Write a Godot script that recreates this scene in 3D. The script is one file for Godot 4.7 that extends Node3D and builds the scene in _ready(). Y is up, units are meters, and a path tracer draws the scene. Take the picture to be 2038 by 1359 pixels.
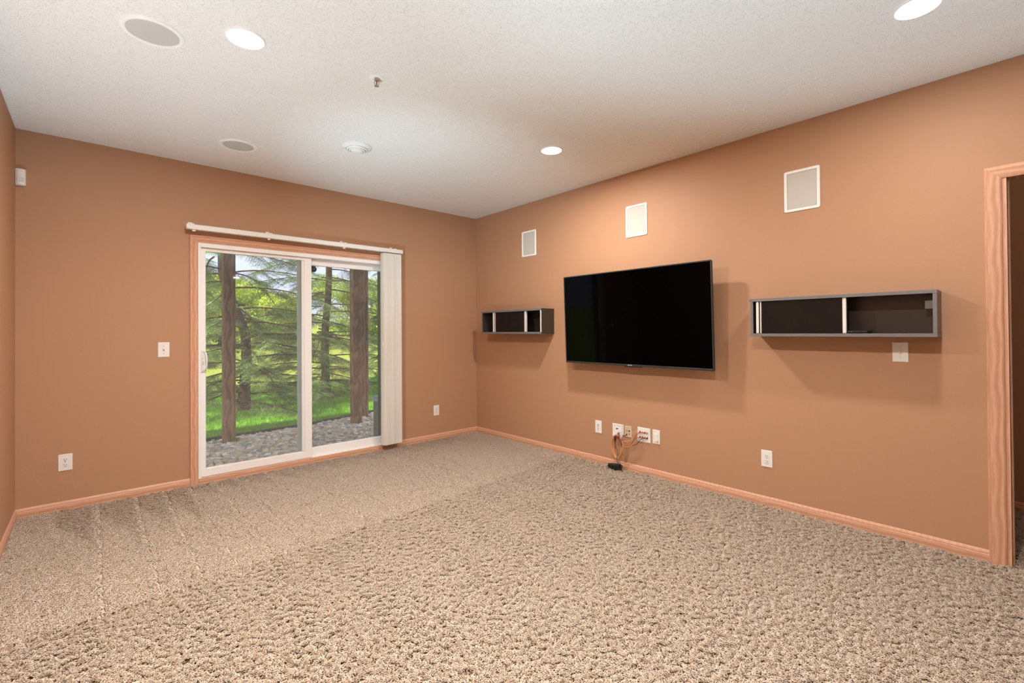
extends Node3D

# ---------------------------------------------------------------- measures (metres)
const CEIL := 2.74
const LEFT := -4.077
const ROOM_END := 10.4
const CAM := Vector3(-3.667, 1.2884, 4.746)
const GROUND := -0.12

var M := {}
var rng := RandomNumberGenerator.new()

# ---------------------------------------------------------------- mesh building
class Shape:
	var v := PackedVector3Array()
	var n := PackedVector3Array()
	var c := PackedColorArray()
	var tint := Color(1, 1, 1)
	var t := Transform3D()

	func tri(a: Vector3, b: Vector3, d: Vector3, na: Vector3, nb: Vector3, nd: Vector3) -> void:
		if (b - a).cross(d - a).dot(na + nb + nd) > 0.0:
			var q := b; b = d; d = q
			q = nb; nb = nd; nd = q
		for p in [a, b, d]:
			v.append(t * p)
		for p in [na, nb, nd]:
			n.append((t.basis * p).normalized())
		for i in 3:
			c.append(tint)

	func face(pts: Array, out: Vector3) -> void:
		for i in range(1, pts.size() - 1):
			tri(pts[0], pts[i], pts[i + 1], out, out, out)

	func quad_s(a: Vector3, b: Vector3, d: Vector3, e: Vector3, na: Vector3, nb: Vector3, nd: Vector3, ne: Vector3) -> void:
		tri(a, b, d, na, nb, nd)
		tri(a, d, e, na, nd, ne)

	# a box with chamfered edges
	func box(centre: Vector3, size: Vector3, bev := 0.0) -> Shape:
		var h := size * 0.5
		bev = minf(bev, minf(h.x, minf(h.y, h.z)) * 0.9)
		var inn := h - Vector3.ONE * bev
		for ax in 3:
			var b1 := (ax + 1) % 3
			var b2 := (ax + 2) % 3
			for s in [-1.0, 1.0]:
				var pts := []
				for k in [[-1, -1], [1, -1], [1, 1], [-1, 1]]:
					var p := Vector3()
					p[ax] = h[ax] * s
					p[b1] = inn[b1] * k[0]
					p[b2] = inn[b2] * k[1]
					pts.append(p + centre)
				var o := Vector3(); o[ax] = s
				face(pts, o)
				if bev > 0.0:
					for s2 in [-1.0, 1.0]:
						var e := []
						for k in [-1.0, 1.0]:
							var p := Vector3()
							p[ax] = h[ax] * s; p[b1] = inn[b1] * s2; p[b2] = inn[b2] * k
							e.append(p + centre)
						for k in [1.0, -1.0]:
							var p := Vector3()
							p[ax] = inn[ax] * s; p[b1] = h[b1] * s2; p[b2] = inn[b2] * k
							e.append(p + centre)
						var oo := Vector3(); oo[ax] = s; oo[b1] = s2
						face(e, oo.normalized())
		if bev > 0.0:
			for sx in [-1.0, 1.0]:
				for sy in [-1.0, 1.0]:
					for sz in [-1.0, 1.0]:
						var s := Vector3(sx, sy, sz)
						face([centre + Vector3(h.x * sx, inn.y * sy, inn.z * sz), centre + Vector3(inn.x * sx, h.y * sy, inn.z * sz), centre + Vector3(inn.x * sx, inn.y * sy, h.z * sz)], s.normalized())
		return self

	func span(a: Vector3, b: Vector3, bev := 0.0) -> Shape:
		return box((a + b) * 0.5, (b - a).abs(), bev)

	# rectangular frame with rounded outer corners; widths of its left, right, top and bottom members
	func ring(x0: float, x1: float, y0: float, y1: float, z0: float, z1: float, left: float, right: float, top: float, bottom: float, bev := 0.002, round_ := 0.0) -> Shape:
		var loops := []
		for e in [[0.0, 0.0, z0], [0.0, 0.0, z1 - bev], [0.0, bev, z1], [1.0, -bev, z1], [1.0, 0.0, z1 - bev], [1.0, 0.0, z0], [0.0, 0.0, z0]]:
			var k: float = e[0]
			var r := maxf(round_ * (1.0 - k) - e[1], 0.0)
			var a := Vector2(x0 + left * k + e[1], y0 + bottom * k + e[1])
			var b := Vector2(x1 - right * k - e[1], y1 - top * k - e[1])
			var pts := []
			for q in 4:
				var corner: Vector2 = [b, Vector2(a.x, b.y), a, Vector2(b.x, a.y)][q]
				var inward: Vector2 = [Vector2(-1, -1), Vector2(1, -1), Vector2(1, 1), Vector2(-1, 1)][q]
				for i in 5:
					var an := PI / 2 * (q + i / 4.0)
					var p := corner + inward * r + Vector2(cos(an), sin(an)) * r
					pts.append(Vector3(p.x, p.y, e[2]))
			loops.append(pts)
		var hints := [Vector3(0, 0, 0), Vector3(0, 0, 1), Vector3(0, 0, 1), Vector3(0, 0, 1), Vector3(0, 0, 0), Vector3(0, 0, -1)]
		var mid := Vector3((x0 + x1) / 2, (y0 + y1) / 2, 0)
		for l in 6:
			for i in 20:
				var j := (i + 1) % 20
				var p0: Vector3 = loops[l][i]
				var p1: Vector3 = loops[l][j]
				var q0: Vector3 = loops[l + 1][i]
				var q1: Vector3 = loops[l + 1][j]
				var o := (p1 - q0).cross(q1 - p0)
				if o.length() < 1e-12:
					continue
				o = o.normalized()
				var want: Vector3 = hints[l]
				if want == Vector3():
					var away := (p0 + p1) * 0.5 - mid
					away.z = 0
					want = away if l == 0 else -away
				if o.dot(want) < 0.0:
					o = -o
				if p0.distance_to(p1) < 1e-9 and q0.distance_to(q1) < 1e-9:
					continue
				face([p0, p1, q1, q0], o)
		return self

	# profile of (radius, height) turned about y; smooth round the axis
	func lathe(profile: Array, seg := 32, at := Vector3()) -> Shape:
		for i in profile.size() - 1:
			var p: Vector2 = profile[i]
			var q: Vector2 = profile[i + 1]
			var d := q - p
			var pn := Vector2(d.y, -d.x).normalized()
			for k in seg:
				var a := TAU * k / seg
				var b := TAU * (k + 1) / seg
				var ca := Vector3(cos(a), 0, sin(a))
				var cb := Vector3(cos(b), 0, sin(b))
				var na := ca * pn.x + Vector3.UP * pn.y
				var nb := cb * pn.x + Vector3.UP * pn.y
				var p0 := at + ca * p.x + Vector3.UP * p.y
				var p1 := at + cb * p.x + Vector3.UP * p.y
				var q0 := at + ca * q.x + Vector3.UP * q.y
				var q1 := at + cb * q.x + Vector3.UP * q.y
				if p.x > 1e-6:
					tri(p0, p1, q1, na, nb, nb)
				if q.x > 1e-6:
					tri(p0, q1, q0, na, nb, na)
		return self

	func ball(at: Vector3, r: Vector3, seg := 10, rings := 6) -> Shape:
		for i in rings:
			for k in seg:
				var pp := []
				for e in [[i, k], [i + 1, k], [i + 1, k + 1], [i, k + 1]]:
					var th: float = PI * e[0] / rings
					var ph: float = TAU * e[1] / seg
					pp.append(Vector3(sin(th) * cos(ph), cos(th), sin(th) * sin(ph)))
				var w := func(u: Vector3) -> Vector3: return at + u * r
				var m := func(u: Vector3) -> Vector3: return (u / r).normalized()
				if i < rings - 1:
					tri(w.call(pp[0]), w.call(pp[1]), w.call(pp[2]), m.call(pp[0]), m.call(pp[1]), m.call(pp[2]))
				if i > 0:
					tri(w.call(pp[0]), w.call(pp[2]), w.call(pp[3]), m.call(pp[0]), m.call(pp[2]), m.call(pp[3]))
		return self

	# round tube along points; radius a number or one per point
	func tube(pts: Array, radius, seg := 8, closed := false) -> Shape:
		var cnt := pts.size()
		var rings := []
		var dirs := []
		var side := Vector3()
		for i in cnt:
			var d: Vector3
			if closed:
				d = pts[(i + 1) % cnt] - pts[(i + cnt - 1) % cnt]
			else:
				d = pts[mini(i + 1, cnt - 1)] - pts[maxi(i - 1, 0)]
			d = d.normalized()
			if i == 0:
				side = d.cross(Vector3.UP if absf(d.y) < 0.9 else Vector3.RIGHT).normalized()
			else:
				side = (side - d * side.dot(d)).normalized()
			var up := d.cross(side)
			var r: float = radius[i] if radius is Array else radius
			var ring := []
			for k in seg:
				var a := TAU * k / seg
				var o := side * cos(a) + up * sin(a)
				ring.append([pts[i] + o * r, o])
			rings.append(ring)
			dirs.append(d)
		for i in (cnt if closed else cnt - 1):
			var A: Array = rings[i]
			var B: Array = rings[(i + 1) % cnt]
			for k in seg:
				var k2 := (k + 1) % seg
				quad_s(A[k][0], A[k2][0], B[k2][0], B[k][0], A[k][1], A[k2][1], B[k2][1], B[k][1])
		if not closed:
			for e in [[0, -1.0], [cnt - 1, 1.0]]:
				var cap := []
				for k in seg:
					cap.append(rings[e[0]][k][0])
				face(cap, dirs[e[0]] * e[1])
		return self

	# flat outline (x, y) pushed along z from z0 to z1
	func prism(outline: PackedVector2Array, z0: float, z1: float) -> Shape:
		var idx := Geometry2D.triangulate_polygon(outline)
		for z in [[z0, -1.0 if z0 < z1 else 1.0], [z1, 1.0 if z0 < z1 else -1.0]]:
			var o := Vector3(0, 0, z[1])
			for i in range(0, idx.size(), 3):
				var q := []
				for k in 3:
					var p := outline[idx[i + k]]
					q.append(Vector3(p.x, p.y, z[0]))
				tri(q[0], q[1], q[2], o, o, o)
		var area := 0.0
		for i in outline.size():
			var p := outline[i]
			var q := outline[(i + 1) % outline.size()]
			area += p.x * q.y - q.x * p.y
		for i in outline.size():
			var p := outline[i]
			var q := outline[(i + 1) % outline.size()]
			var o2 := Vector2(q.y - p.y, p.x - q.x).normalized() * signf(area)
			var o := Vector3(o2.x, o2.y, 0)
			face([Vector3(p.x, p.y, z0), Vector3(q.x, q.y, z0), Vector3(q.x, q.y, z1), Vector3(p.x, p.y, z1)], o)
		return self

	# one leg of a moulding that follows a polyline in the x-y plane with mitred ends; profile (across, proud), across grows away from the opening
	func moulding(path: Array, leg: int, profile: Array, away: Vector2) -> Shape:
		var ends := []
		for e in [leg, leg + 1]:
			var dirs := []
			if e > 0:
				dirs.append((path[e] - path[e - 1]).normalized())
			if e < path.size() - 1:
				dirs.append((path[e + 1] - path[e]).normalized())
			var sum := Vector2()
			for d in dirs:
				var o := Vector2(-d.y, d.x)
				sum += o if o.dot(path[e] - away) > 0.0 else -o
			var m := sum.normalized()
			var first: Vector2 = Vector2(-dirs[0].y, dirs[0].x)
			m = m / absf(m.dot(first))
			ends.append([path[e], m])
		var rows := []
		for e in ends:
			var row := []
			for p in profile:
				var q: Vector2 = e[0] + e[1] * p.x
				row.append(Vector3(q.x, q.y, p.y))
			rows.append(row)
		var along: Vector3 = (rows[1][0] - rows[0][0]).normalized()
		var mid := Vector3()
		for p in rows[0]:
			mid += p / rows[0].size()
		for i in profile.size() - 1:
			var a: Vector3 = rows[0][i]
			var b: Vector3 = rows[0][i + 1]
			var o := along.cross(b - a).normalized()
			if o.dot((a + b) * 0.5 - Vector3(mid.x, mid.y, -0.01)) < 0.0:
				o = -o
			face([a, b, rows[1][i + 1], rows[1][i]], o)
		face(rows[0], -along)
		face(rows[1], along)
		return self

	func mesh() -> ArrayMesh:
		var a := []
		a.resize(Mesh.ARRAY_MAX)
		a[Mesh.ARRAY_VERTEX] = v
		a[Mesh.ARRAY_NORMAL] = n
		a[Mesh.ARRAY_COLOR] = c
		var m := ArrayMesh.new()
		m.add_surface_from_arrays(Mesh.PRIMITIVE_TRIANGLES, a)
		return m

func sh(t := Transform3D()) -> Shape:
	var s := Shape.new()
	s.t = t
	return s

# ---------------------------------------------------------------- nodes
var taken := {}
func numbered(called: String) -> String:
	var k: int = taken.get(called, 0)
	taken[called] = k + 1
	return called if k == 0 else "%s_%03d" % [called, k]

func meta(o: Node, label := "", category := "", group := "", kind := "") -> void:
	for e in [["label", label], ["category", category], ["group", group], ["kind", kind]]:
		if e[1] != "":
			o.set_meta(e[0], e[1])

func thing(called: String, label: String, category: String, at := Transform3D(), group := "") -> Node3D:
	var o := Node3D.new()
	o.name = numbered(called)
	o.transform = at
	add_child(o, true)
	meta(o, label, category, group)
	return o

func part(called: String, s, m: Material, parent: Node3D, label := "") -> MeshInstance3D:
	var o := MeshInstance3D.new()
	o.mesh = s.mesh() if s is Shape else s
	o.material_override = m
	o.cast_shadow = GeometryInstance3D.SHADOW_CASTING_SETTING_ON
	if parent == self:
		o.name = numbered(called)
	else:
		var k := 0
		for ch in parent.get_children():
			if ch.name == called or ch.name.begins_with(called + "_"):
				if ch.get_meta("stem", "") == called:
					k += 1
		o.name = called if k == 0 else "%s_%03d" % [called, k]
		o.set_meta("stem", called)
	parent.add_child(o, true)
	if label != "":
		o.set_meta("label", label)
	return o

func struct(called: String, s, m: Material, label := "", category := "") -> MeshInstance3D:
	var o := part(called, s, m, self)
	meta(o, label, category, "", "structure")
	return o

func struct_node(called: String, label: String, category: String, at := Transform3D()) -> Node3D:
	var o := thing(called, label, category, at)
	o.set_meta("kind", "structure")
	return o

# frames on the walls: local x to the right, y up, z out of the wall
func on_back(x: float, y: float, out := 0.0) -> Transform3D:
	return Transform3D(Basis(), Vector3(x, y, out))
func on_right(z: float, y: float, out := 0.0) -> Transform3D:
	return Transform3D(Basis(Vector3(0, 0, 1), Vector3(0, 1, 0), Vector3(-1, 0, 0)), Vector3(-out, y, z))
func under_ceiling(x: float, z: float) -> Transform3D:
	return Transform3D(Basis(), Vector3(x, CEIL, z))

# ---------------------------------------------------------------- materials
func mat(c: Color, rough := 0.6, metal := 0.0, spec := 0.5) -> StandardMaterial3D:
	var m := StandardMaterial3D.new()
	m.albedo_color = c
	m.roughness = rough
	m.metallic = metal
	m.metallic_specular = spec
	return m

func rgb8(r: int, g: int, b: int) -> Color:
	return Color(r / 255.0, g / 255.0, b / 255.0)

func noise(seed_: int, freq: float, oct := 4) -> FastNoiseLite:
	var f := FastNoiseLite.new()
	f.seed = seed_
	f.frequency = freq
	f.noise_type = FastNoiseLite.TYPE_SIMPLEX_SMOOTH
	f.fractal_octaves = oct
	return f

func triplanar(m: StandardMaterial3D, size: float, world := true) -> StandardMaterial3D:
	m.uv1_triplanar = true
	m.uv1_world_triplanar = world
	m.uv1_scale = Vector3.ONE / size
	return m

# grain running along v (or u), two tones
func wood_image(seed_: int, dark: Color, light: Color, along_v: bool, rings := 9.0, sway := 0.8, px := 512) -> ImageTexture:
	var f := noise(seed_, 0.004, 3)
	var g := noise(seed_ + 1, 0.03, 2)
	var bytes := PackedByteArray()
	bytes.resize(px * px * 3)
	var o := 0
	for y in px:
		for x in px:
			var a := x if along_v else y
			var b := y if along_v else x
			# seamless by blending the wrap
			var wob := lerpf(f.get_noise_2d(a * 1.0, b * 0.35), f.get_noise_2d(a * 1.0, (b - px) * 0.35), smoothstep(px * 0.7, px, b))
			var r := sin((a / float(px) * rings + wob * sway) * TAU) * 0.5 + 0.5
			var fine := lerpf(g.get_noise_2d(a * 6.0, b * 0.25), g.get_noise_2d(a * 6.0, (b - px) * 0.25), smoothstep(px * 0.7, px, b)) * 0.5 + 0.5
			var k := clampf(0.55 * r + 0.45 * fine, 0, 1)
			var col := dark.lerp(light, k)
			bytes[o] = int(col.r * 255); bytes[o + 1] = int(col.g * 255); bytes[o + 2] = int(col.b * 255)
			o += 3
	return ImageTexture.create_from_image(Image.create_from_data(px, px, false, Image.FORMAT_RGB8, bytes))

func mottled(seed_: int, freq: float, ramp: Gradient, px := 512, oct := 4) -> ImageTexture:
	var im := noise(seed_, freq, oct).get_seamless_image(px, px)
	im.convert(Image.FORMAT_RGB8)
	var d := im.get_data()
	for i in range(0, d.size(), 3):
		var col := ramp.sample(d[i] / 255.0)
		d[i] = int(col.r * 255); d[i + 1] = int(col.g * 255); d[i + 2] = int(col.b * 255)
	return ImageTexture.create_from_image(Image.create_from_data(px, px, false, Image.FORMAT_RGB8, d))

func grad(stops: Array) -> Gradient:
	var g := Gradient.new()
	var offs := PackedFloat32Array()
	var cols := PackedColorArray()
	for s in stops:
		offs.append(s[0]); cols.append(s[1])
	g.offsets = offs
	g.colors = cols
	return g

# soft dots strewn over a tile that wraps round
func specks(seed_: int, px: int, count: int, rmin: float, rmax: float, base: Color, low: Color) -> ImageTexture:
	var r := RandomNumberGenerator.new()
	r.seed = seed_
	var amount := PackedFloat32Array()
	amount.resize(px * px)
	for k in count:
		var cx := r.randf() * px
		var cy := r.randf() * px
		var ra := r.randf_range(rmin, rmax)
		var st := r.randf_range(0.25, 1.0)
		var n := int(ra) + 1
		for y in range(int(cy) - n, int(cy) + n + 1):
			for x in range(int(cx) - n, int(cx) + n + 1):
				var q := 1.0 - Vector2(x - cx, y - cy).length() / ra
				if q > 0.0:
					var i := posmod(y, px) * px + posmod(x, px)
					amount[i] = minf(1.0, maxf(amount[i], st * minf(1.0, q * 1.6)))
	var bytes := PackedByteArray()
	bytes.resize(px * px * 3)
	for i in px * px:
		var c := base.lerp(low, amount[i])
		bytes[i * 3] = int(c.r * 255)
		bytes[i * 3 + 1] = int(c.g * 255)
		bytes[i * 3 + 2] = int(c.b * 255)
	return ImageTexture.create_from_image(Image.create_from_data(px, px, false, Image.FORMAT_RGB8, bytes))

func bumps(seed_: int, freq: float, oct := 3, px := 512) -> ImageTexture:
	return ImageTexture.create_from_image(noise(seed_, freq, oct).get_seamless_image(px, px))

func with_bump(m: StandardMaterial3D, tex: Texture2D, cm: float) -> StandardMaterial3D:
	m.heightmap_enabled = true
	m.heightmap_texture = tex
	m.heightmap_scale = cm
	return m

func make_materials() -> void:
	M.wall = with_bump(triplanar(mat(rgb8(184, 142, 111), 0.55, 0, 0.35), 0.5), bumps(3, 0.06), 0.018)
	var ceil_m := triplanar(mat(Color.WHITE, 0.95, 0, 0.2), 0.8)
	ceil_m.albedo_texture = specks(5, 768, 11000, 1.1, 2.7, rgb8(236, 234, 229), rgb8(202, 196, 187))
	M.ceiling = with_bump(ceil_m, specks(5, 768, 11000, 1.1, 2.7, Color.WHITE, Color.BLACK), 0.12)
	M.carpet_base = mat(rgb8(150, 122, 96), 0.95, 0, 0.1)
	M.pile = mat(Color.WHITE, 0.95, 0, 0.1)
	M.pile.vertex_color_use_as_albedo = true
	M.pile.rim_enabled = true
	M.pile.rim = 0.5
	M.pile.rim_tint = 0.6
	M.pile.backlight_enabled = true
	M.pile.backlight = Color(0.8, 0.8, 0.8)
	for a in [["wood_up", true], ["wood_flat", false]]:
		var w := triplanar(mat(Color.WHITE, 0.42, 0, 0.4), 0.34)
		w.albedo_texture = wood_image(21, rgb8(190, 138, 108), rgb8(230, 184, 154), a[1], 11.0, 0.4)
		M[a[0]] = w
	M.vinyl = mat(rgb8(243, 242, 240), 0.35)
	M.white = mat(rgb8(236, 234, 229), 0.4)
	M.ivory = mat(rgb8(206, 186, 160), 0.45)
	M.grille = with_bump(triplanar(mat(rgb8(205, 201, 194), 0.7, 0, 0.3), 0.05), bumps(9, 0.12, 1, 256), 0.06)
	M.hole = mat(rgb8(30, 27, 25), 0.6)
	M.screw = mat(rgb8(205, 203, 198), 0.3, 0.6)
	M.vane = mat(rgb8(222, 219, 210), 0.5)
	M.pane = mat(Color(0.96, 0.98, 0.98, 0.05), 0.02)
	M.pane.transparency = BaseMaterial3D.TRANSPARENCY_ALPHA
	M.stile_grey = mat(rgb8(160, 176, 174), 0.5)
	M.seal = mat(rgb8(38, 40, 38), 0.7)
	M.dark_green = mat(rgb8(58, 70, 56), 0.6)
	M.laminate = mat(rgb8(62, 54, 49), 0.3, 0, 0.45)
	M.laminate_edge = mat(rgb8(120, 120, 122), 0.3, 0.2)
	M.gloss_black = mat(rgb8(24, 21, 20), 0.25, 0, 0.3)
	M.alu = mat(rgb8(228, 224, 216), 0.4, 0.1)
	M.tv_body = mat(rgb8(26, 26, 27), 0.4)
	M.tv_bezel = mat(rgb8(58, 60, 61), 0.35, 0.4)
	M.screen = mat(Color(0.004, 0.004, 0.005), 0.05, 0, 0.16)
	M.logo = mat(rgb8(225, 226, 230), 0.25, 0.7)
	M.black = mat(rgb8(22, 22, 23), 0.4)
	M.black_soft = mat(rgb8(20, 20, 20), 0.75)
	M.copper = mat(rgb8(214, 150, 92), 0.5)
	M.copper_pale = mat(rgb8(226, 178, 128), 0.5)
	M.red = mat(rgb8(176, 40, 48), 0.45)
	M.maroon = mat(rgb8(122, 46, 52), 0.5)
	M.violet = mat(rgb8(92, 70, 120), 0.5)
	M.green_wire = mat(rgb8(96, 150, 112), 0.5)
	M.brass = mat(rgb8(186, 156, 98), 0.3, 0.8)
	M.chrome = mat(rgb8(190, 188, 182), 0.2, 0.9)
	M.bulb_red = mat(rgb8(120, 40, 24), 0.15)
	M.lens = mat(rgb8(250, 248, 244), 0.5)
	M.lens.emission_enabled = true
	M.lens.emission = Color(1.0, 0.97, 0.92)
	M.lens.emission_energy_multiplier = 2.2
	M.trim_white = mat(rgb8(244, 243, 240), 0.5)
	# outdoors
	var post := triplanar(mat(Color.WHITE, 0.85, 0, 0.2), 0.5)
	post.albedo_texture = wood_image(31, rgb8(92, 68, 46), rgb8(172, 140, 104), true, 4.0, 1.3)
	M.post = post
	var bark := triplanar(mat(Color.WHITE, 0.95, 0, 0.1), 0.4)
	bark.albedo_texture = mottled(41, 0.03, grad([[0.2, rgb8(52, 44, 36)], [0.8, rgb8(112, 98, 84)]]))
	M.bark = with_bump(bark, bumps(42, 0.05, 3), 1.5)
	M.needles = mat(Color.WHITE, 0.7, 0, 0.25)
	M.needles.vertex_color_use_as_albedo = true
	M.needles.backlight_enabled = true
	M.needles.backlight = Color(0.35, 0.45, 0.15)
	M.leaves = M.needles.duplicate()
	M.leaves.backlight = Color(0.6, 0.7, 0.2)
	M.grass = M.needles.duplicate()
	M.grass.backlight = Color(0.5, 0.7, 0.2)
	var lawn := triplanar(mat(Color.WHITE, 0.95, 0, 0.1), 1.4)
	lawn.albedo_texture = mottled(51, 0.04, grad([[0.2, rgb8(104, 122, 52)], [0.8, rgb8(156, 166, 84)]]))
	M.lawn = lawn
	var soil := triplanar(mat(Color.WHITE, 0.95, 0, 0.1), 0.8)
	soil.albedo_texture = mottled(52, 0.03, grad([[0.2, rgb8(70, 60, 50)], [0.8, rgb8(118, 104, 88)]]))
	M.soil = soil
	M.stone = mat(Color.WHITE, 0.75, 0, 0.3)
	M.stone.vertex_color_use_as_albedo = true
	M.edging = mat(rgb8(44, 46, 44), 0.7)
	M.ac_top = mat(rgb8(150, 172, 170), 0.5)
	M.ac_body = mat(rgb8(150, 146, 134), 0.6, 0.1)
	M.siding = mat(rgb8(190, 184, 172), 0.8)

# ---------------------------------------------------------------- the scene
func _ready() -> void:
	rng.seed = 7
	# camera
	var cam := Camera3D.new()
	cam.name = "camera"
	cam.projection = Camera3D.PROJECTION_FRUSTUM
	cam.near = 0.05
	cam.far = 300.0
	cam.size = 0.05 * 1359.0 / 921.1
	cam.frustum_offset = Vector2(0, -0.05 * 28.22 / 921.1)
	cam.rotation_order = EULER_ORDER_YXZ
	cam.rotation_degrees = Vector3(0.4437, -42.0991, -0.4004)
	cam.position = CAM
	add_child(cam)
	cam.current = true
	# sky and exposure
	var env := Environment.new()
	env.background_mode = Environment.BG_SKY
	var sky := Sky.new()
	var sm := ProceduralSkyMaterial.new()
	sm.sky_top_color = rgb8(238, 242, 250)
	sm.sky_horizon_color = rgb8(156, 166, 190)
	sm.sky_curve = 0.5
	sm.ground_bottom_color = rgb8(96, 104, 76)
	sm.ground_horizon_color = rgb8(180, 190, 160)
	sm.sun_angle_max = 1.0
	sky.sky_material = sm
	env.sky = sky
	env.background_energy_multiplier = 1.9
	env.tonemap_mode = Environment.TONE_MAPPER_LINEAR
	env.tonemap_exposure = 1.21
	env.sdfgi_enabled = true
	env.ssao_enabled = true
	env.ssil_enabled = true
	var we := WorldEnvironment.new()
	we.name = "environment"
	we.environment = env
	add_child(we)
	# sun from behind the house
	var sun := DirectionalLight3D.new()
	sun.name = "sun"
	sun.light_energy = 2.2
	sun.light_color = Color(1.0, 0.95, 0.85)
	sun.light_angular_distance = 0.6
	sun.shadow_enabled = true
	sun.rotation_degrees = Vector3(-47, -84, 0)
	add_child(sun)
	const LAMP := 4.6
	make_materials()
	build_added_uplights()
	build_room()
	build_door()
	build_ceiling(LAMP)
	build_back_wall_things()
	build_tv_wall()
	build_outdoors()
	build_carpet()

func build_room() -> void:
	var s := sh()
	s.span(Vector3(LEFT - 0.12, -0.2, -0.2), Vector3(-3.005, CEIL, 0))
	s.span(Vector3(-1.165, -0.2, -0.2), Vector3(0.12, CEIL, 0))
	s.span(Vector3(-3.005, 2.075, -0.2), Vector3(-1.165, CEIL, 0))
	s.span(Vector3(-3.005, -0.2, -0.2), Vector3(-1.165, -0.02, 0))
	struct("wall_back", s, M.wall, "terracotta painted wall with the sliding glass door", "wall")
	struct("wall_left", sh().span(Vector3(LEFT - 0.12, -0.2, 0), Vector3(LEFT, CEIL, ROOM_END)), M.wall, "terracotta painted wall at the left edge of the room", "wall")
	s = sh()
	s.span(Vector3(0, -0.2, 0), Vector3(0.12, CEIL, 4.69))
	s.span(Vector3(0, 2.125, 4.69), Vector3(0.12, CEIL, 5.47))
	s.span(Vector3(0, -0.2, 5.47), Vector3(0.12, CEIL, ROOM_END))
	struct("wall_right", s, M.wall, "terracotta painted wall behind the television", "wall")
	struct("wall_front", sh().span(Vector3(LEFT - 0.12, -0.2, ROOM_END), Vector3(0.12, CEIL, ROOM_END + 0.12)), M.wall, "terracotta wall behind the camera", "wall")
	s = sh()
	s.span(Vector3(1.16, -0.2, 3.9), Vector3(1.28, CEIL, 6.2))
	s.span(Vector3(0.12, -0.2, 3.8), Vector3(1.28, CEIL, 3.9))
	s.span(Vector3(0.12, -0.2, 6.1), Vector3(1.28, CEIL, 6.2))
	struct("wall_closet", s, M.wall, "dim terracotta wall seen through the doorway", "wall")
	struct("ceiling", sh().span(Vector3(LEFT - 0.12, CEIL, -0.2), Vector3(1.28, CEIL + 0.2, ROOM_END + 0.12)), M.ceiling, "white textured ceiling", "ceiling")
	s = sh()
	s.span(Vector3(-7.0, 2.66, -2.75), Vector3(1.4, 2.7, -0.2))  # deck out of view, added and stretched sideways to block the sun
	s.span(Vector3(-7.0, 2.42, -2.42), Vector3(1.4, 2.66, -2.1))
	struct("deck_floor", s, M.post, "unseen wooden deck on the posts, added to keep sun off the gravel bed", "deck")
	# baseboards
	var prof := PackedVector2Array([Vector2(0, -0.02), Vector2(0.012, -0.02), Vector2(0.012, 0.036), Vector2(0.0095, 0.041), Vector2(0.0095, 0.045), Vector2(0.004, 0.057), Vector2(0.001, 0.061), Vector2(0, 0.061)])
	var run := func(called: String, at: Vector3, out: Vector3, length: float, label: String) -> void:
		var along := out.cross(Vector3.UP)
		var tr := Transform3D(Basis(out, Vector3.UP, along), at)
		struct(called, sh(tr).prism(prof, 0.0, length), M.wood_flat, label, "baseboard")
	run.call("baseboard_back", Vector3(-3.063, 0, 0), Vector3(0, 0, 1), 4.077 - 3.063, "stained wood baseboard left of the sliding door")
	run.call("baseboard_back", Vector3(0, 0, 0), Vector3(0, 0, 1), 1.107, "stained wood baseboard between sliding door and far corner")
	run.call("baseboard_right", Vector3(0, 0, 4.604), Vector3(-1, 0, 0), 4.604, "stained wood baseboard under the television")
	run.call("baseboard_left", Vector3(LEFT, 0, 0), Vector3(1, 0, 0), ROOM_END, "stained wood baseboard along the left wall")
	run.call("baseboard_closet", Vector3(1.16, 0, 6.1), Vector3(-1, 0, 0), 2.2, "stained wood baseboard seen through the doorway")
	# doorway on the right
	var cas := [Vector2(0, 0), Vector2(0, 0.009), Vector2(0.008, 0.013), Vector2(0.05, 0.018), Vector2(0.058, 0.015), Vector2(0.066, 0.015), Vector2(0.068, 0.012), Vector2(0.068, 0)]
	var frame := struct_node("trim_2", "stained wood door casing of the open doorway on the right", "door casing", on_right(4.672, 0))
	var path := [Vector2(0, -0.02), Vector2(0, 2.1), Vector2(0.81, 2.1), Vector2(0.81, -0.02)]
	for k in 3:
		part("casing_head" if k == 1 else "casing_leg", sh().moulding(path, k, cas, Vector2(0.4, 0)), M.wood_up if k != 1 else M.wood_flat, frame)
	part("jamb", sh().span(Vector3(0, -0.02, -0.13), Vector3(0.018, 2.125, 0.004), 0.001), M.wood_up, frame)
	part("jamb", sh().span(Vector3(0.78, -0.02, -0.13), Vector3(0.798, 2.125, 0.004), 0.001), M.wood_up, frame)
	part("jamb_head", sh().span(Vector3(0.018, 2.107, -0.13), Vector3(0.78, 2.125, 0.004), 0.001), M.wood_flat, frame)
	part("door_stop", sh().span(Vector3(0.018, -0.02, -0.075), Vector3(0.028, 2.107, -0.04), 0.001), M.wood_up, frame)

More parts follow.
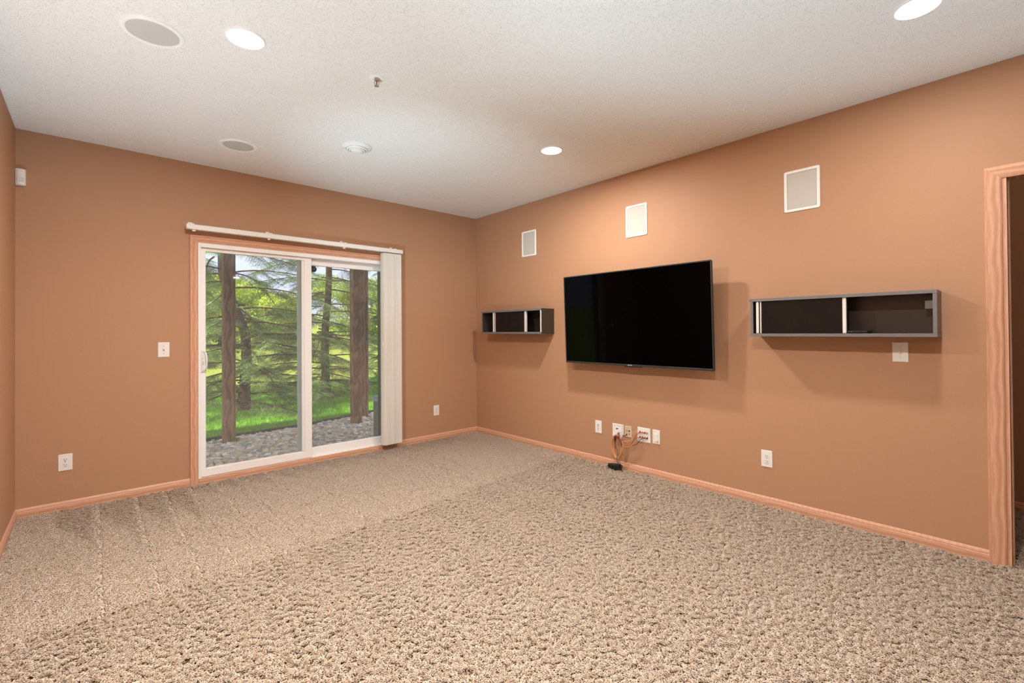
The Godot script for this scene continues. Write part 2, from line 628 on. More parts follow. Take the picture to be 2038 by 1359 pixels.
func build_door() -> void:
	# casing
	var cas := [Vector2(0, 0), Vector2(0, 0.008), Vector2(0.007, 0.012), Vector2(0.042, 0.018), Vector2(0.05, 0.015), Vector2(0.056, 0.015), Vector2(0.058, 0.012), Vector2(0.058, 0)]
	var tr := struct_node("trim_1", "stained wood casing round the sliding glass door", "door casing")
	var path := [Vector2(-3.004, -0.02), Vector2(-3.004, 2.068), Vector2(-1.166, 2.068), Vector2(-1.166, -0.02)]
	for k in 3:
		part("casing_head" if k == 1 else "casing_leg", sh().moulding(path, k, cas, Vector2(-2.1, 0)), M.wood_flat if k == 1 else M.wood_up, tr)
	part("sill_strip", sh().span(Vector3(-3.002, -0.02, -0.02), Vector3(-1.168, 0.044, 0.01), 0.003), M.wood_flat, tr)
	# the door itself
	var d := struct_node("door_1", "white vinyl sliding patio door with two glass panels", "door")
	var f := sh()
	f.span(Vector3(-3.005, -0.02, -0.15), Vector3(-2.982, 2.075, 0.002), 0.002)
	f.span(Vector3(-1.188, -0.02, -0.15), Vector3(-1.165, 2.075, 0.002), 0.002)
	f.span(Vector3(-2.982, 2.03, -0.15), Vector3(-1.188, 2.075, 0.002), 0.002)
	f.span(Vector3(-2.982, -0.02, -0.15), Vector3(-1.188, 0.036, -0.02), 0.002)
	f.span(Vector3(-2.982, 0.036, -0.073), Vector3(-1.188, 0.05, -0.068), 0.001)
	part("door_frame", f, M.vinyl, d)
	var p := part("sliding_panel", panel_shape(-2.984, -2.05, 0.042, 2.034, -0.064, -0.03, 0.04, 0.069, 0.034, 0.068), M.vinyl, d)
	part("pane", sh().span(Vector3(-2.944, 0.11, -0.05), Vector3(-2.119, 2.0, -0.045)), M.pane, p)
	var bead := sh()
	bead.span(Vector3(-2.146, 0.112, -0.042), Vector3(-2.119, 1.998, -0.033), 0.003)
	bead.span(Vector3(-2.944, 0.108, -0.042), Vector3(-2.146, 0.118, -0.033), 0.003)
	part("glazing_bead", bead, M.white, p)
	p = part("fixed_panel", panel_shape(-2.1, -1.19, 0.04, 2.034, -0.108, -0.075, 0.055, 0.078, 0.069, 0.085), M.vinyl, d)
	part("pane", sh().span(Vector3(-2.046, 0.12, -0.094), Vector3(-1.262, 1.97, -0.089)), M.pane, p)
	part("meeting_stile", sh().span(Vector3(-2.166, 0.05, -0.112), Vector3(-2.1, 2.02, -0.075), 0.002), M.stile_grey, p, "grey outer stile of the fixed panel")
	part("weather_seal", sh().span(Vector3(-2.137, 1.3, -0.0755), Vector3(-2.125, 2.02, -0.0665)), M.seal, p)
	part("outer_jamb", sh().span(Vector3(-1.262, -0.1, -0.21), Vector3(-1.165, 2.1, -0.112), 0.002), M.dark_green, d, "dark green outside jamb")
	# handle
	var h := sh()
	h.span(Vector3(-2.98, 0.95, -0.03), Vector3(-2.948, 1.14, -0.018), 0.004)
	var hp := part("handle", h, M.white, d, "white pull handle with latch lever")
	var pts := []
	for k in 13:
		var a := PI * k / 12.0
		pts.append(Vector3(-2.956 + 0.012 * sin(a), 1.045 + 0.082 * cos(a), -0.02 + 0.038 * sin(a)))
	part("grip", sh().tube(pts, 0.0065, 10), M.white, hp)
	part("latch_lever", sh().box(Vector3(-2.966, 1.035, -0.013), Vector3(0.01, 0.03, 0.014), 0.003), M.alu, hp)
	for y in [0.962, 1.128]:
		part("screw", sh(Transform3D(Basis(Vector3.RIGHT, PI / 2), Vector3(-2.966, y, -0.018))).lathe([Vector2(0, 0.002), Vector2(0.003, 0.0015), Vector2(0.004, 0)], 10), M.screw, hp)
	# round sensor stuck on the glass
	var sensor := thing("glass_sensor", "small round black sensor stuck on the right glass panel", "sensor", Transform3D(Basis(Vector3.RIGHT, PI / 2), Vector3(-2.012, 1.93, -0.0888)))
	part("body", sh().lathe([Vector2(0, 0.016), Vector2(0.02, 0.016), Vector2(0.027, 0.012), Vector2(0.031, 0.004), Vector2(0.031, 0)], 28), M.black, sensor)
	part("button", sh().lathe([Vector2(0, 0.019), Vector2(0.008, 0.018), Vector2(0.01, 0.016)], 18), M.tv_bezel, sensor)
	# vertical blind
	var b := thing("vertical_blind", "white vertical blind drawn back in a stack right of the door", "blind", Transform3D(Basis(), Vector3(-2.1, 2.156, 0)))
	var rail := sh()
	rail.span(Vector3(-0.998, 0, 0.062), Vector3(0.997, 0.043, 0.104), 0.004)
	part("headrail", rail, M.white, b)
	for x in [-0.96, -0.36, 0.34, 0.9]:
		var cl := sh()
		cl.span(Vector3(x - 0.016, 0.03, 0), Vector3(x + 0.016, 0.047, 0.109), 0.002)
		cl.span(Vector3(x - 0.016, 0.02, 0.0), Vector3(x + 0.016, 0.075, 0.004), 0.001)
		part("bracket", cl, M.white, b)
	for x in [-0.945, -0.37, 0.335]:
		part("carrier_hook", sh().span(Vector3(x - 0.012, -0.014, 0.078), Vector3(x + 0.012, 0.001, 0.09), 0.002), M.white, b)
	var vs := sh()
	var arc := PackedVector2Array()
	for k in 7:
		var u := k / 6.0 - 0.5
		arc.append(Vector2(0.012 * (1.0 - 4.0 * u * u) * -1.0, u * 0.089))
	for k in range(6, -1, -1):
		arc.append(arc[k] + Vector2(0.0086, 0))
	vs.t = Transform3D(Basis(Vector3(1, 0, 0), Vector3(0, 0, 1), Vector3(0, -1, 0)), Vector3())
	vs.prism(arc, 0.0, 2.082)
	var vm := vs.mesh()
	for k in 22:
		var o := part("vane", vm, M.vane, b)
		o.position = Vector3(0.764 + k * 0.0094, -0.012, 0.065 + rng.randf_range(-0.003, 0.003))
		o.rotation.y = rng.randf_range(-0.05, 0.05)
	part("vane_clip", sh().span(Vector3(0.738, -1.02, 0.112), Vector3(0.75, -0.965, 0.12), 0.002), M.white, b)

func panel_shape(x0: float, x1: float, y0: float, y1: float, z0: float, z1: float, left: float, right: float, top: float, bottom: float) -> Shape:
	var s := sh()
	s.ring(x0, x1, y0, y1, z0, z1, left, right, top, bottom, 0.003, 0.002)
	return s

func build_ceiling(power: float) -> void:
	var spots := [
		[-3.113, 2.188, "round recessed ceiling light beside the large round speaker"],
		[-0.936, 2.212, "round recessed ceiling light above the television"],
		[-0.908, 4.438, "round recessed ceiling light cut by the top edge of the picture"],
		[-3.113, 4.46, "round recessed ceiling light straight above the camera"],
		[-0.9, 8.95, "round recessed ceiling light at the far end of the room behind the camera"],
		[0.62, 5.35, "added round ceiling light, unseen beyond the open doorway"]]  # added lamp, brightens the carpet past the doorway
	for e in spots:
		var o := thing("ceiling_light", e[2], "ceiling light", under_ceiling(e[0], e[1]), "recessed ceiling lights")
		part("trim_ring", sh().lathe([Vector2(0.08, -0.002), Vector2(0.081, -0.008), Vector2(0.086, -0.006), Vector2(0.09, 0.0)], 48), M.trim_white, o)
		part("lens", sh().lathe([Vector2(0.0, -0.0085), Vector2(0.055, -0.0075), Vector2(0.081, -0.004)], 40), M.lens, o)
		var l := AreaLight3D.new()
		l.name = "glow"
		l.area_size = Vector2(0.124, 0.124)
		l.light_energy = power * (0.32 if e == spots[2] else 0.7 if e == spots[1] else 1.2 if e == spots[3] else 0.2 if e == spots[4] else 0.05 if e == spots[5] else 1.0)
		l.light_color = Color(1.0, 0.97, 0.945)
		l.area_range = 14.0
		l.area_attenuation = 2.0
		l.shadow_enabled = true
		l.rotation_degrees = Vector3(-90, 0, 0)
		l.position = Vector3(0, -0.012, 0)
		o.add_child(l, true)
	for e in [[-3.455, 1.946, "round white ceiling speaker beside the recessed light"], [-2.836, 0.677, "round white ceiling speaker above the sliding door"]]:
		var o := thing("ceiling_speaker", e[2], "speaker", under_ceiling(e[0], e[1]), "round ceiling speakers")
		part("rim", sh().lathe([Vector2(0.104, -0.003), Vector2(0.106, -0.008), Vector2(0.115, -0.009), Vector2(0.124, -0.006), Vector2(0.128, 0.0)], 56), M.trim_white, o)
		part("grille", sh().lathe([Vector2(0, -0.0075), Vector2(0.07, -0.0065), Vector2(0.105, -0.004)], 56), M.grille, o)
	var vent := thing("ceiling_vent", "round white air vent with stepped rings on the ceiling", "air vent", under_ceiling(-2.135, 1.25))
	part("flange", sh().lathe([Vector2(0.112, 0.0), Vector2(0.112, -0.006), Vector2(0.1, -0.012), Vector2(0.082, -0.02), Vector2(0.082, -0.016), Vector2(0.1, -0.004)], 48), M.white, vent)
	part("throat", sh().lathe([Vector2(0.1, -0.001), Vector2(0.0, -0.001)], 40), M.hole, vent)
	part("ring", sh().lathe([Vector2(0.078, -0.01), Vector2(0.079, -0.022), Vector2(0.066, -0.029), Vector2(0.066, -0.026)], 48), M.white, vent)
	part("ring", sh().lathe([Vector2(0.061, -0.014), Vector2(0.062, -0.031), Vector2(0.05, -0.036), Vector2(0.05, -0.033)], 44), M.white, vent)
	part("centre_disc", sh().lathe([Vector2(0.047, -0.02), Vector2(0.047, -0.037), Vector2(0.03, -0.043), Vector2(0, -0.045)], 36), M.white, vent)
	var spr := thing("fire_sprinkler", "small pendent fire sprinkler in a white ceiling plate", "sprinkler", under_ceiling(-2.466, 2.276))
	part("escutcheon", sh().lathe([Vector2(0.04, 0), Vector2(0.039, -0.004), Vector2(0.024, -0.007), Vector2(0.022, -0.002), Vector2(0.013, -0.001)], 32), M.trim_white, spr)
	part("body", sh().lathe([Vector2(0.012, 0), Vector2(0.013, -0.012), Vector2(0.01, -0.016), Vector2(0.0, -0.016)], 20), M.chrome, spr)
	for s in [-1.0, 1.0]:
		part("frame_arm", sh().tube([Vector3(0.009 * s, -0.014, 0), Vector3(0.014 * s, -0.026, 0), Vector3(0.012 * s, -0.036, 0), Vector3(0.003 * s, -0.044, 0)], 0.0022, 8), M.chrome, spr)
	part("glass_bulb", sh().lathe([Vector2(0.001, -0.016), Vector2(0.003, -0.02), Vector2(0.003, -0.034), Vector2(0.001, -0.041)], 12), M.bulb_red, spr)
	part("deflector", sh().lathe([Vector2(0, -0.044), Vector2(0.013, -0.045), Vector2(0.013, -0.0465), Vector2(0, -0.048)], 24), M.chrome, spr)

# added floor cans, not part of the room, that brighten the ceiling
func build_added_uplights() -> void:
	var spots := [
		[-3.98, 2.7, 58.0, 3.7, "added black fill lamp on the floor against the left wall, pointing straight up"],
		[-1.75, 4.75, 43.0, 2.5, "added black fill lamp on the carpet below the view, pointing straight up"],
		[-3.96, 2.95, 23.0, 5.5, "added black fill lamp on the floor against the left wall, tilted towards the far corner"]]
	for e in spots:
		var at := Vector3(e[0], 0.0, e[1])
		var o := thing("floor_uplight", e[4], "added_lamp", Transform3D(Basis(), at), "added black fill lamps")
		var aim := Vector3.UP
		if e[2] < 30.0:
			aim = (Vector3(-0.95, CEIL, 0.8) - at - Vector3(0, 0.1, 0)).normalized()
		var side := aim.cross(Vector3.FORWARD).normalized()
		var tilt := Basis(side, aim, side.cross(aim))
		var tr := Transform3D(tilt, Vector3(0, 0.09, 0))
		part("base", sh().lathe([Vector2(0, 0.012), Vector2(0.05, 0.012), Vector2(0.055, 0.0), Vector2(0.055, -0.004)], 24), M.black, o)
		part("yoke", sh().tube([Vector3(0, 0.01, 0), Vector3(0, 0.085, 0)], 0.008, 8), M.black, o)
		part("can", sh(tr).lathe([Vector2(0.0, -0.05), Vector2(0.04, -0.05), Vector2(0.046, -0.04), Vector2(0.046, 0.05), Vector2(0.043, 0.05), Vector2(0.042, 0.035)], 24), M.black, o)
		part("lens", sh(tr).lathe([Vector2(0, 0.037), Vector2(0.042, 0.036)], 24), M.lens, o)
		var l := SpotLight3D.new()
		l.name = "glow"
		l.light_energy = e[3]
		l.light_color = Color(0.82, 0.98, 1.06)
		l.spot_angle = e[2]
		l.spot_angle_attenuation = 0.6 if e[2] > 30.0 else 1.0
		l.spot_range = 14.0
		l.spot_attenuation = 2.0
		l.light_size = 0.035
		l.shadow_enabled = true
		l.position = Vector3(0, 0.09, 0) + aim * 0.075
		l.basis = Basis.looking_at(aim, Vector3.FORWARD if absf(aim.y) > 0.9 else Vector3.UP)
		o.add_child(l, true)

# ---------------------------------------------------------------- plates
func screw_on(o: Node3D, x: float, y: float, z := 0.006) -> void:
	part("screw", sh(Transform3D(Basis(Vector3.RIGHT, PI / 2), Vector3(x, y, z))).lathe([Vector2(0, 0.0012), Vector2(0.0028, 0.001), Vector2(0.0036, 0)], 12), M.screw, o)

func plate(called: String, label: String, category: String, at: Transform3D, w := 0.077, h := 0.122, m: Material = null, group := "") -> Node3D:
	var o := thing(called, label, category, at, group)
	part("plate", sh().span(Vector3(-w / 2, -h / 2, 0), Vector3(w / 2, h / 2, 0.006), 0.003), m if m else M.white, o)
	return o

func outlet(at: Transform3D, label: String) -> Node3D:
	var o := plate("wall_outlet", label, "outlet", at, 0.077, 0.122, null, "white duplex wall outlets")
	for s in [-1.0, 1.0]:
		var y: float = 0.0195 * s
		var face := PackedVector2Array()
		for k in 24:
			var a := TAU * k / 24.0
			face.append(Vector2(clampf(0.0172 * cos(a) * 1.12, -0.0165, 0.0165), clampf(0.0172 * sin(a), -0.0142, 0.0142) + y))
		var r := part("receptacle", sh().prism(face, 0.004, 0.0085), M.white, o)
		for x in [[-0.0065, 0.0075], [0.0065, 0.0065]]:
			part("slot", sh().box(Vector3(x[0], y + 0.004, 0.0086), Vector3(0.0028, x[1] + 0.001, 0.0008)), M.hole, r)
		part("slot", sh(Transform3D(Basis(Vector3.RIGHT, PI / 2), Vector3(0, y - 0.0075, 0.0083))).lathe([Vector2(0, 0.0007), Vector2(0.0029, 0.0007), Vector2(0.0029, 0)], 12), M.hole, r)
	screw_on(o, 0, 0)
	return o

func toggle(at: Transform3D, label: String) -> Node3D:
	var o := plate("light_switch", label, "light switch", at, 0.077, 0.122, null, "white toggle light switches")
	part("toggle_slot", sh().box(Vector3(0, 0, 0.006), Vector3(0.011, 0.025, 0.0016)), M.ivory, o)
	var tg := sh(Transform3D(Basis(Vector3.RIGHT, -0.5), Vector3(0, 0.002, 0.008)))
	tg.box(Vector3(0, 0, 0.004), Vector3(0.0085, 0.011, 0.016), 0.0015)
	part("toggle", tg, M.white, o)
	screw_on(o, 0, 0.03)
	screw_on(o, 0, -0.03)
	return o

func build_back_wall_things() -> void:
	toggle(on_back(-3.241, 1.154), "white toggle light switch left of the sliding door")
	outlet(on_back(-3.823, 0.344), "white duplex outlet low on the wall near the left corner")
	outlet(on_back(-0.615, 0.341), "white duplex outlet between the blind and the far corner")
	# motion sensor high in the left corner
	var o := thing("motion_sensor", "white motion sensor high in the left corner of the room", "motion sensor", Transform3D(Basis(), Vector3(-4.05, 2.336, 0)))
	var out := PackedVector2Array([Vector2(-0.026, 0)])
	for k in 9:
		var a := PI * (1.0 - k / 8.0)
		out.append(Vector2(0.026 * cos(a), 0.03 + 0.014 * sin(a)))
	out.append(Vector2(0.026, 0))
	var s := sh(Transform3D(Basis(Vector3(1, 0, 0), Vector3(0, 0, 1), Vector3(0, -1, 0)), Vector3(0, 0.113, 0)))
	s.prism(out, 0.0, 0.113)
	part("housing", s, M.white, o)
	part("lens_window", sh(Transform3D(Basis(), Vector3(0, 0.02, 0.006))).span(Vector3(-0.018, 0, 0.03), Vector3(0.018, 0.036, 0.0385), 0.004), M.vane, o)

func build_tv_wall() -> void:
	# speakers in the wall
	for e in [[0.986, 2.279, 0.229, "flush white wall speaker nearest the far corner"], [2.388, 2.285, 0.223, "flush white wall speaker above the television"], [3.715, 2.26, 0.221, "flush white wall speaker above the right hand shelf"]]:
		var o := thing("wall_speaker", e[3], "speaker", on_right(e[0], e[1]), "white rectangular wall speakers")
		var w: float = e[2]
		var h := 0.29
		var f := sh()
		var t := 0.02
		f.ring(-w / 2, w / 2, -h / 2, h / 2, 0.0, 0.008, t, t, t, t, 0.003, 0.012)
		part("frame", f, M.trim_white, o)
		part("grille", sh().span(Vector3(-w / 2 + t + 0.0015, -h / 2 + t + 0.0015, 0), Vector3(w / 2 - t - 0.0015, h / 2 - t - 0.0015, 0.005), 0.001), M.grille, o)
		part("badge", sh(Transform3D(Basis(Vector3.RIGHT, PI / 2), Vector3(w / 2 - t - 0.012, -h / 2 + t + 0.012, 0.005))).lathe([Vector2(0, 0.001), Vector2(0.005, 0.001), Vector2(0.006, 0)], 16), M.screw, o)
	# television
	var tv := thing("television", "large black flat screen television on the wall between the shelves", "television", on_right(2.402, 1.395, 0.156) * Transform3D(Basis(Vector3.RIGHT, 0.0374), Vector3()))
	var W := 1.498
	var H := 0.855
	part("back_shell", sh().span(Vector3(-W / 2 + 0.004, -H / 2 + 0.004, -0.032), Vector3(W / 2 - 0.004, H / 2 - 0.004, -0.004), 0.006), M.tv_body, tv)
	part("electronics_bulge", sh().span(Vector3(-0.45, -0.34, -0.065), Vector3(0.45, 0.2, -0.03), 0.012), M.tv_body, tv)
	var bz := sh()
	bz.ring(-W / 2, W / 2, -H / 2, H / 2, -0.012, 0.0025, 0.01, 0.01, 0.01, 0.017, 0.0015, 0.003)
	part("bezel", bz, M.tv_bezel, tv)
	part("screen", sh().span(Vector3(-W / 2 + 0.009, -H / 2 + 0.016, -0.006), Vector3(W / 2 - 0.009, H / 2 - 0.009, 0.0)), M.screen, tv)
	var lg := sh()
	lg.span(Vector3(-0.026, -H / 2 + 0.005, 0.002), Vector3(-0.004, -H / 2 + 0.013, 0.0035), 0.001)
	lg.span(Vector3(0.0, -H / 2 + 0.005, 0.002), Vector3(0.02, -H / 2 + 0.013, 0.0035), 0.001)
	part("maker_badge", lg, M.logo, tv)
	part("sensor_bar", sh().span(Vector3(-0.06, -H / 2 - 0.008, -0.012), Vector3(0.11, -H / 2 + 0.002, 0.0), 0.002), M.black, tv)
	part("wall_bracket", sh().span(Vector3(-0.22, -0.16, -0.15), Vector3(0.22, 0.12, -0.06), 0.004), M.black_soft, tv)
	# hanging shelves
	make_shelf("shelf_left", on_right(0.352, 1.256), 1.013, 0.268, 0.212, 0.774, "black floating shelf box left of the television", true)
	make_shelf("shelf_right", on_right(3.432, 1.238), 0.992, 0.265, 0.043, 0.572, "black floating shelf box right of the television", false)
	var dev := thing("media_box", "slim black media box inside the right hand shelf", "media box", on_right(3.99, 1.2585, 0.1))
	part("case", sh().span(Vector3(-0.1, 0, -0.06), Vector3(0.115, 0.02, 0.06), 0.004), M.black, dev)
	for x in [0.02, 0.032]:
		part("indicator", sh().box(Vector3(x, 0.011, 0.0602), Vector3(0.003, 0.003, 0.0012)), M.alu, dev)
	toggle(on_right(4.236, 1.142), "white toggle light switch under the right hand shelf")
	outlet(on_right(3.47, 0.338), "white duplex outlet low on the wall under the right hand shelf")
	outlet(on_right(1.943, 0.345), "white duplex outlet leftmost in the row under the television")
	build_cables()

func make_shelf(_called: String, at: Transform3D, L: float, H: float, d0: float, d1: float, label: String, left_one: bool) -> void:
	var o := thing("floating_shelf", label, "shelf", at, "black floating shelves")
	var D := 0.2
	var t := 0.02
	var e := 0.0015
	part("bottom_panel", sh().span(Vector3(0, 0, 0), Vector3(L, t, D - e), 0.001), M.laminate, o)
	part("top_panel", sh().span(Vector3(0, H - t, 0), Vector3(L, H, D - e), 0.001), M.laminate, o)
	part("end_panel", sh().span(Vector3(0.008, t, 0), Vector3(0.026, H - t, D - 0.004), 0.001), M.laminate, o)
	part("end_panel", sh().span(Vector3(L - 0.019, t, 0), Vector3(L - 0.001, H - t, D - 0.004), 0.001), M.laminate, o)
	part("back_panel", sh().span(Vector3(0.026, t, 0), Vector3(L - 0.019, H - t, 0.006)), M.laminate, o)
	var em: Material = M.laminate_edge
	part("edge_band", sh().span(Vector3(0, 0, D - e), Vector3(L, t, D), 0.0004), em, o)
	part("edge_band", sh().span(Vector3(0, H - t, D - e), Vector3(L, H, D), 0.0004), em, o)
	part("edge_band", sh().span(Vector3(0.008, t, D - 0.004), Vector3(0.026, H - t, D - 0.0025), 0.0004), em, o)
	part("edge_band", sh().span(Vector3(L - 0.019, t, D - 0.004), Vector3(L - 0.001, H - t, D - 0.0025), 0.0004), M.alu if left_one else em, o)  # paler on the left shelf: glare painted into this edge
	var dr := part("sliding_door", sh().span(Vector3(d0, t + 0.002, D - 0.026), Vector3(d1, H - t - 0.002, D - 0.012), 0.001), M.gloss_black, o, "glossy black sliding door with pale metal edges")
	var w := 0.026 if left_one else 0.02
	part("door_edge", sh().span(Vector3(d0, t + 0.001, D - 0.027), Vector3(d0 + w * 0.9, H - t - 0.001, D - 0.008), 0.002), M.alu, dr)
	part("door_edge", sh().span(Vector3(d0 + w * 1.3, t + 0.001, D - 0.014), Vector3(d0 + w * 1.7, H - t - 0.001, D - 0.01), 0.001), M.alu, dr)
	part("door_edge", sh().span(Vector3(d1 - w, t + 0.001, D - 0.03), Vector3(d1, H - t - 0.001, D - 0.008), 0.002), M.alu, dr)
	if left_one:
		part("peg", sh(Transform3D(Basis(Vector3.FORWARD, PI / 2), Vector3(0.026, H * 0.72, 0.1))).lathe([Vector2(0, 0.008), Vector2(0.004, 0.007), Vector2(0.005, 0)], 12), M.chrome, o)
	else:
		part("corner_block", sh().span(Vector3(L - 0.062, H - 0.105, 0.08), Vector3(L - 0.019, H - 0.055, 0.11), 0.002), M.laminate_edge, o, "small grey block on the end panel")

func curve(keys: Array, steps := 8) -> Array:
	var out := []
	for i in keys.size() - 1:
		var p0: Vector3 = keys[maxi(i - 1, 0)]
		var p1: Vector3 = keys[i]
		var p2: Vector3 = keys[i + 1]
		var p3: Vector3 = keys[mini(i + 2, keys.size() - 1)]
		for k in steps:
			out.append(p1.cubic_interpolate(p2, p0, p3, k / float(steps)))
	out.append(keys[-1])
	return out

func build_cables() -> void:
	# connector plates; x = distance along the wall from the plate's centre
	var a := plate("connector_plate", "white connector plate with screw holes behind the hanging cable coil", "wall plate", on_right(2.163, 0.345), 0.107, 0.122)
	for p in [[-0.028, 0.042, 0.0035], [0.024, 0.042, 0.0035], [-0.005, -0.026, 0.004], [0.03, -0.018, 0.004], [0.0, 0.046, 0.0025]]:
		part("hole", sh(Transform3D(Basis(Vector3.RIGHT, PI / 2), Vector3(p[0], p[1], 0.006))).lathe([Vector2(0, 0.0006), Vector2(p[2], 0.0006), Vector2(p[2], 0)], 14), M.hole, a)
	part("connector_port", sh().span(Vector3(-0.014, 0.01, 0.004), Vector3(0.012, 0.02, 0.0068), 0.001), M.hole, a)
	var strip := plate("cover_strip", "narrow white plate edge right beside the connector plate", "wall plate", on_right(2.2255, 0.357), 0.015, 0.098)
	screw_on(strip, 0.0, 0.04)
	var b := plate("jack_plate", "tan wall plate with two dark jacks", "wall plate", on_right(2.284, 0.35), 0.074, 0.105, M.ivory)
	for p in [[0.012, 0.008, 0.007], [-0.012, 0.008, 0.004], [-0.016, -0.026, 0.006], [0.013, -0.02, 0.004]]:
		part("jack", sh(Transform3D(Basis(Vector3.RIGHT, PI / 2), Vector3(p[0], p[1], 0.006))).lathe([Vector2(0, 0.004), Vector2(p[2] * 0.7, 0.004), Vector2(p[2], 0.0025), Vector2(p[2], 0)], 16), M.hole, b)
	var pigtail := curve([Vector3(-0.016, -0.026, 0.008), Vector3(-0.02, -0.036, 0.024), Vector3(-0.034, -0.044, 0.028), Vector3(-0.042, -0.042, 0.02)], 5)
	part("pigtail", sh().tube(pigtail, 0.0028, 8), M.black, b)
	var c := plate("speaker_plate", "wide white speaker terminal plate with red and black plugs", "wall plate", on_right(2.447, 0.346), 0.132, 0.129)
	for row in 2:
		for k in 4:
			var x := -0.036 + k * 0.024
			var y := 0.024 - row * 0.046
			var tr := Transform3D(Basis(Vector3.RIGHT, PI / 2 + 0.15), Vector3(x, y, 0.005))
			part("terminal", sh(tr).lathe([Vector2(0, 0.02), Vector2(0.005, 0.02), Vector2(0.0056, 0.017), Vector2(0.0056, 0.004), Vector2(0.008, 0.002), Vector2(0.008, 0)], 14), [M.red, M.brass][k % 2] if row == 0 else [M.red, M.hole][k % 2], c)
	var d := plate("cable_plate", "white wall plate with a cable port, rightmost of the row under the television", "wall plate", on_right(2.57, 0.348), 0.072, 0.124)
	part("raised_cover", sh().span(Vector3(-0.02, -0.045, 0.004), Vector3(0.018, 0.03, 0.012), 0.005), M.white, d)
	part("port", sh(Transform3D(Basis(Vector3.RIGHT, PI / 2), Vector3(0.016, -0.036, 0.006))).lathe([Vector2(0, 0.01), Vector2(0.004, 0.01), Vector2(0.005, 0.008), Vector2(0.005, 0)], 14), M.brass, d)
	screw_on(d, -0.004, 0.048)
	part("stub_cable", sh().tube(curve([Vector3(0.016, -0.036, 0.014), Vector3(0.024, -0.044, 0.024), Vector3(0.034, -0.055, 0.02)], 5), 0.003, 8), M.ivory, d)
	# coil of tan speaker cable hanging from the connector plate
	var coil := thing("cable_coil", "coil of tan and red speaker cables hanging below the plates", "cables", on_right(2.195, 0.205))
	for k in 9:
		var pts := []
		var jz := rng.randf_range(-0.006, 0.006)
		var ry := 0.113 + rng.randf_range(-0.008, 0.006)
		var rx := 0.075 + rng.randf_range(-0.012, 0.01)
		var ph := rng.randf_range(0, TAU)
		for i in 40:
			var t := TAU * i / 40.0
			# strands spread on the right, gathered on the left
			var x := rx * cos(t) + (0.01 * (k - 4) / 4.0) * maxf(0.0, cos(t)) + 0.002 * sin(3 * t + ph)
			pts.append(Vector3(x, ry * sin(t) + 0.002 * cos(2 * t + ph), 0.05 + jz + 0.03 * cos(t) + 0.004 * sin(2 * t + ph) + 0.0022 * (k - 4)))
		part("cable", sh().tube(pts, 0.0027, 7, true), M.copper if k % 3 else M.copper_pale, coil)
	for k in 4:
		var o := Vector3(0.003 * (k % 2), 0.004 * k, 0.003 * k)
		var pts := curve([Vector3(-0.005, 0.118, 0.02) + o, Vector3(0.02, 0.112, 0.05) + o, Vector3(0.05, 0.082, 0.082) + o, Vector3(0.068, 0.05, 0.088) + o * 0.6, Vector3(0.07, 0.01, 0.086)], 6)
		part("red_cable", sh().tube(pts, 0.0034, 7), [M.maroon, M.violet, M.red, M.maroon][k], coil)
	part("tie", sh(Transform3D(Basis(Vector3.FORWARD, PI / 2), Vector3(0.0, 0.113, 0.05))).lathe([Vector2(0.015, -0.008), Vector2(0.017, -0.004), Vector2(0.017, 0.004), Vector2(0.015, 0.008)], 16), M.ivory, coil)
	# leads that run on to the speaker plate
	var tips := [[0.148, 0.165], [0.172, 0.16], [0.196, 0.158], [0.215, 0.12], [0.2, 0.118], [0.18, 0.119]]
	for k in 6:
		var e: Array = tips[k]
		var sag: float = [0.05, 0.078, 0.09, 0.06, 0.1, 0.075][k]
		var pts := curve([Vector3(0.065, 0.06 + 0.006 * k, 0.085), Vector3(0.1, 0.12 - sag, 0.07), Vector3(0.16, 0.135 - sag * 0.9, 0.06), Vector3(e[0] + 0.01, e[1] - 0.015, 0.05), Vector3(e[0] + 0.052, e[1] + 0.004, 0.03)], 6)
		part("lead", sh().tube(pts, 0.002, 7), [M.copper_pale, M.copper, M.red, M.green_wire, M.copper, M.red][k], coil)
	var loose := curve([Vector3(0.165, 0.04, 0.05), Vector3(0.21, 0.06, 0.055), Vector3(0.24, 0.1, 0.05), Vector3(0.262, 0.118, 0.03)], 6)
	part("lead", sh().tube(loose, 0.0022, 7), M.black, coil)
	# small adapter on a thin cord
	var cord := thing("adapter_cord", "thin dark cord with inline plug running down to the floor bundle", "cord", on_right(2.173, 0.0))
	part("plug", sh().span(Vector3(-0.012, 0.3, 0.006), Vector3(0.014, 0.322, 0.05), 0.005), M.white, cord)
	part("inline_barrel", sh().tube([Vector3(0, 0.292, 0.048), Vector3(0, 0.285, 0.05), Vector3(0, 0.262, 0.05), Vector3(0.001, 0.252, 0.05)], [0.004, 0.0078, 0.0078, 0.004], 12), M.black, cord)
	part("wire", sh().tube(curve([Vector3(0, 0.308, 0.045), Vector3(0.0, 0.29, 0.049), Vector3(0.001, 0.252, 0.05), Vector3(0.004, 0.205, 0.05), Vector3(0.03, 0.15, 0.055), Vector3(0.02, 0.115, 0.058), Vector3(0.028, 0.085, 0.07), Vector3(0.06, 0.05, 0.085), Vector3(0.062, 0.022, 0.09)], 7), 0.0021, 7), M.black, cord)
	# black bundle on the carpet
	var bun := thing("power_adapter", "black power adapter wrapped in its cord on the carpet", "power adapter", Transform3D(Basis(Vector3(0, 0, 1), Vector3(0, 1, 0), Vector3(-1, 0, 0)), Vector3(-0.075, 0.0, 2.185)))
	part("brick", sh(Transform3D(Basis(Vector3(0, 0, 1), 0.1), Vector3(0, 0.024, 0))).box(Vector3.ZERO, Vector3(0.105, 0.046, 0.058), 0.006), M.black, bun)
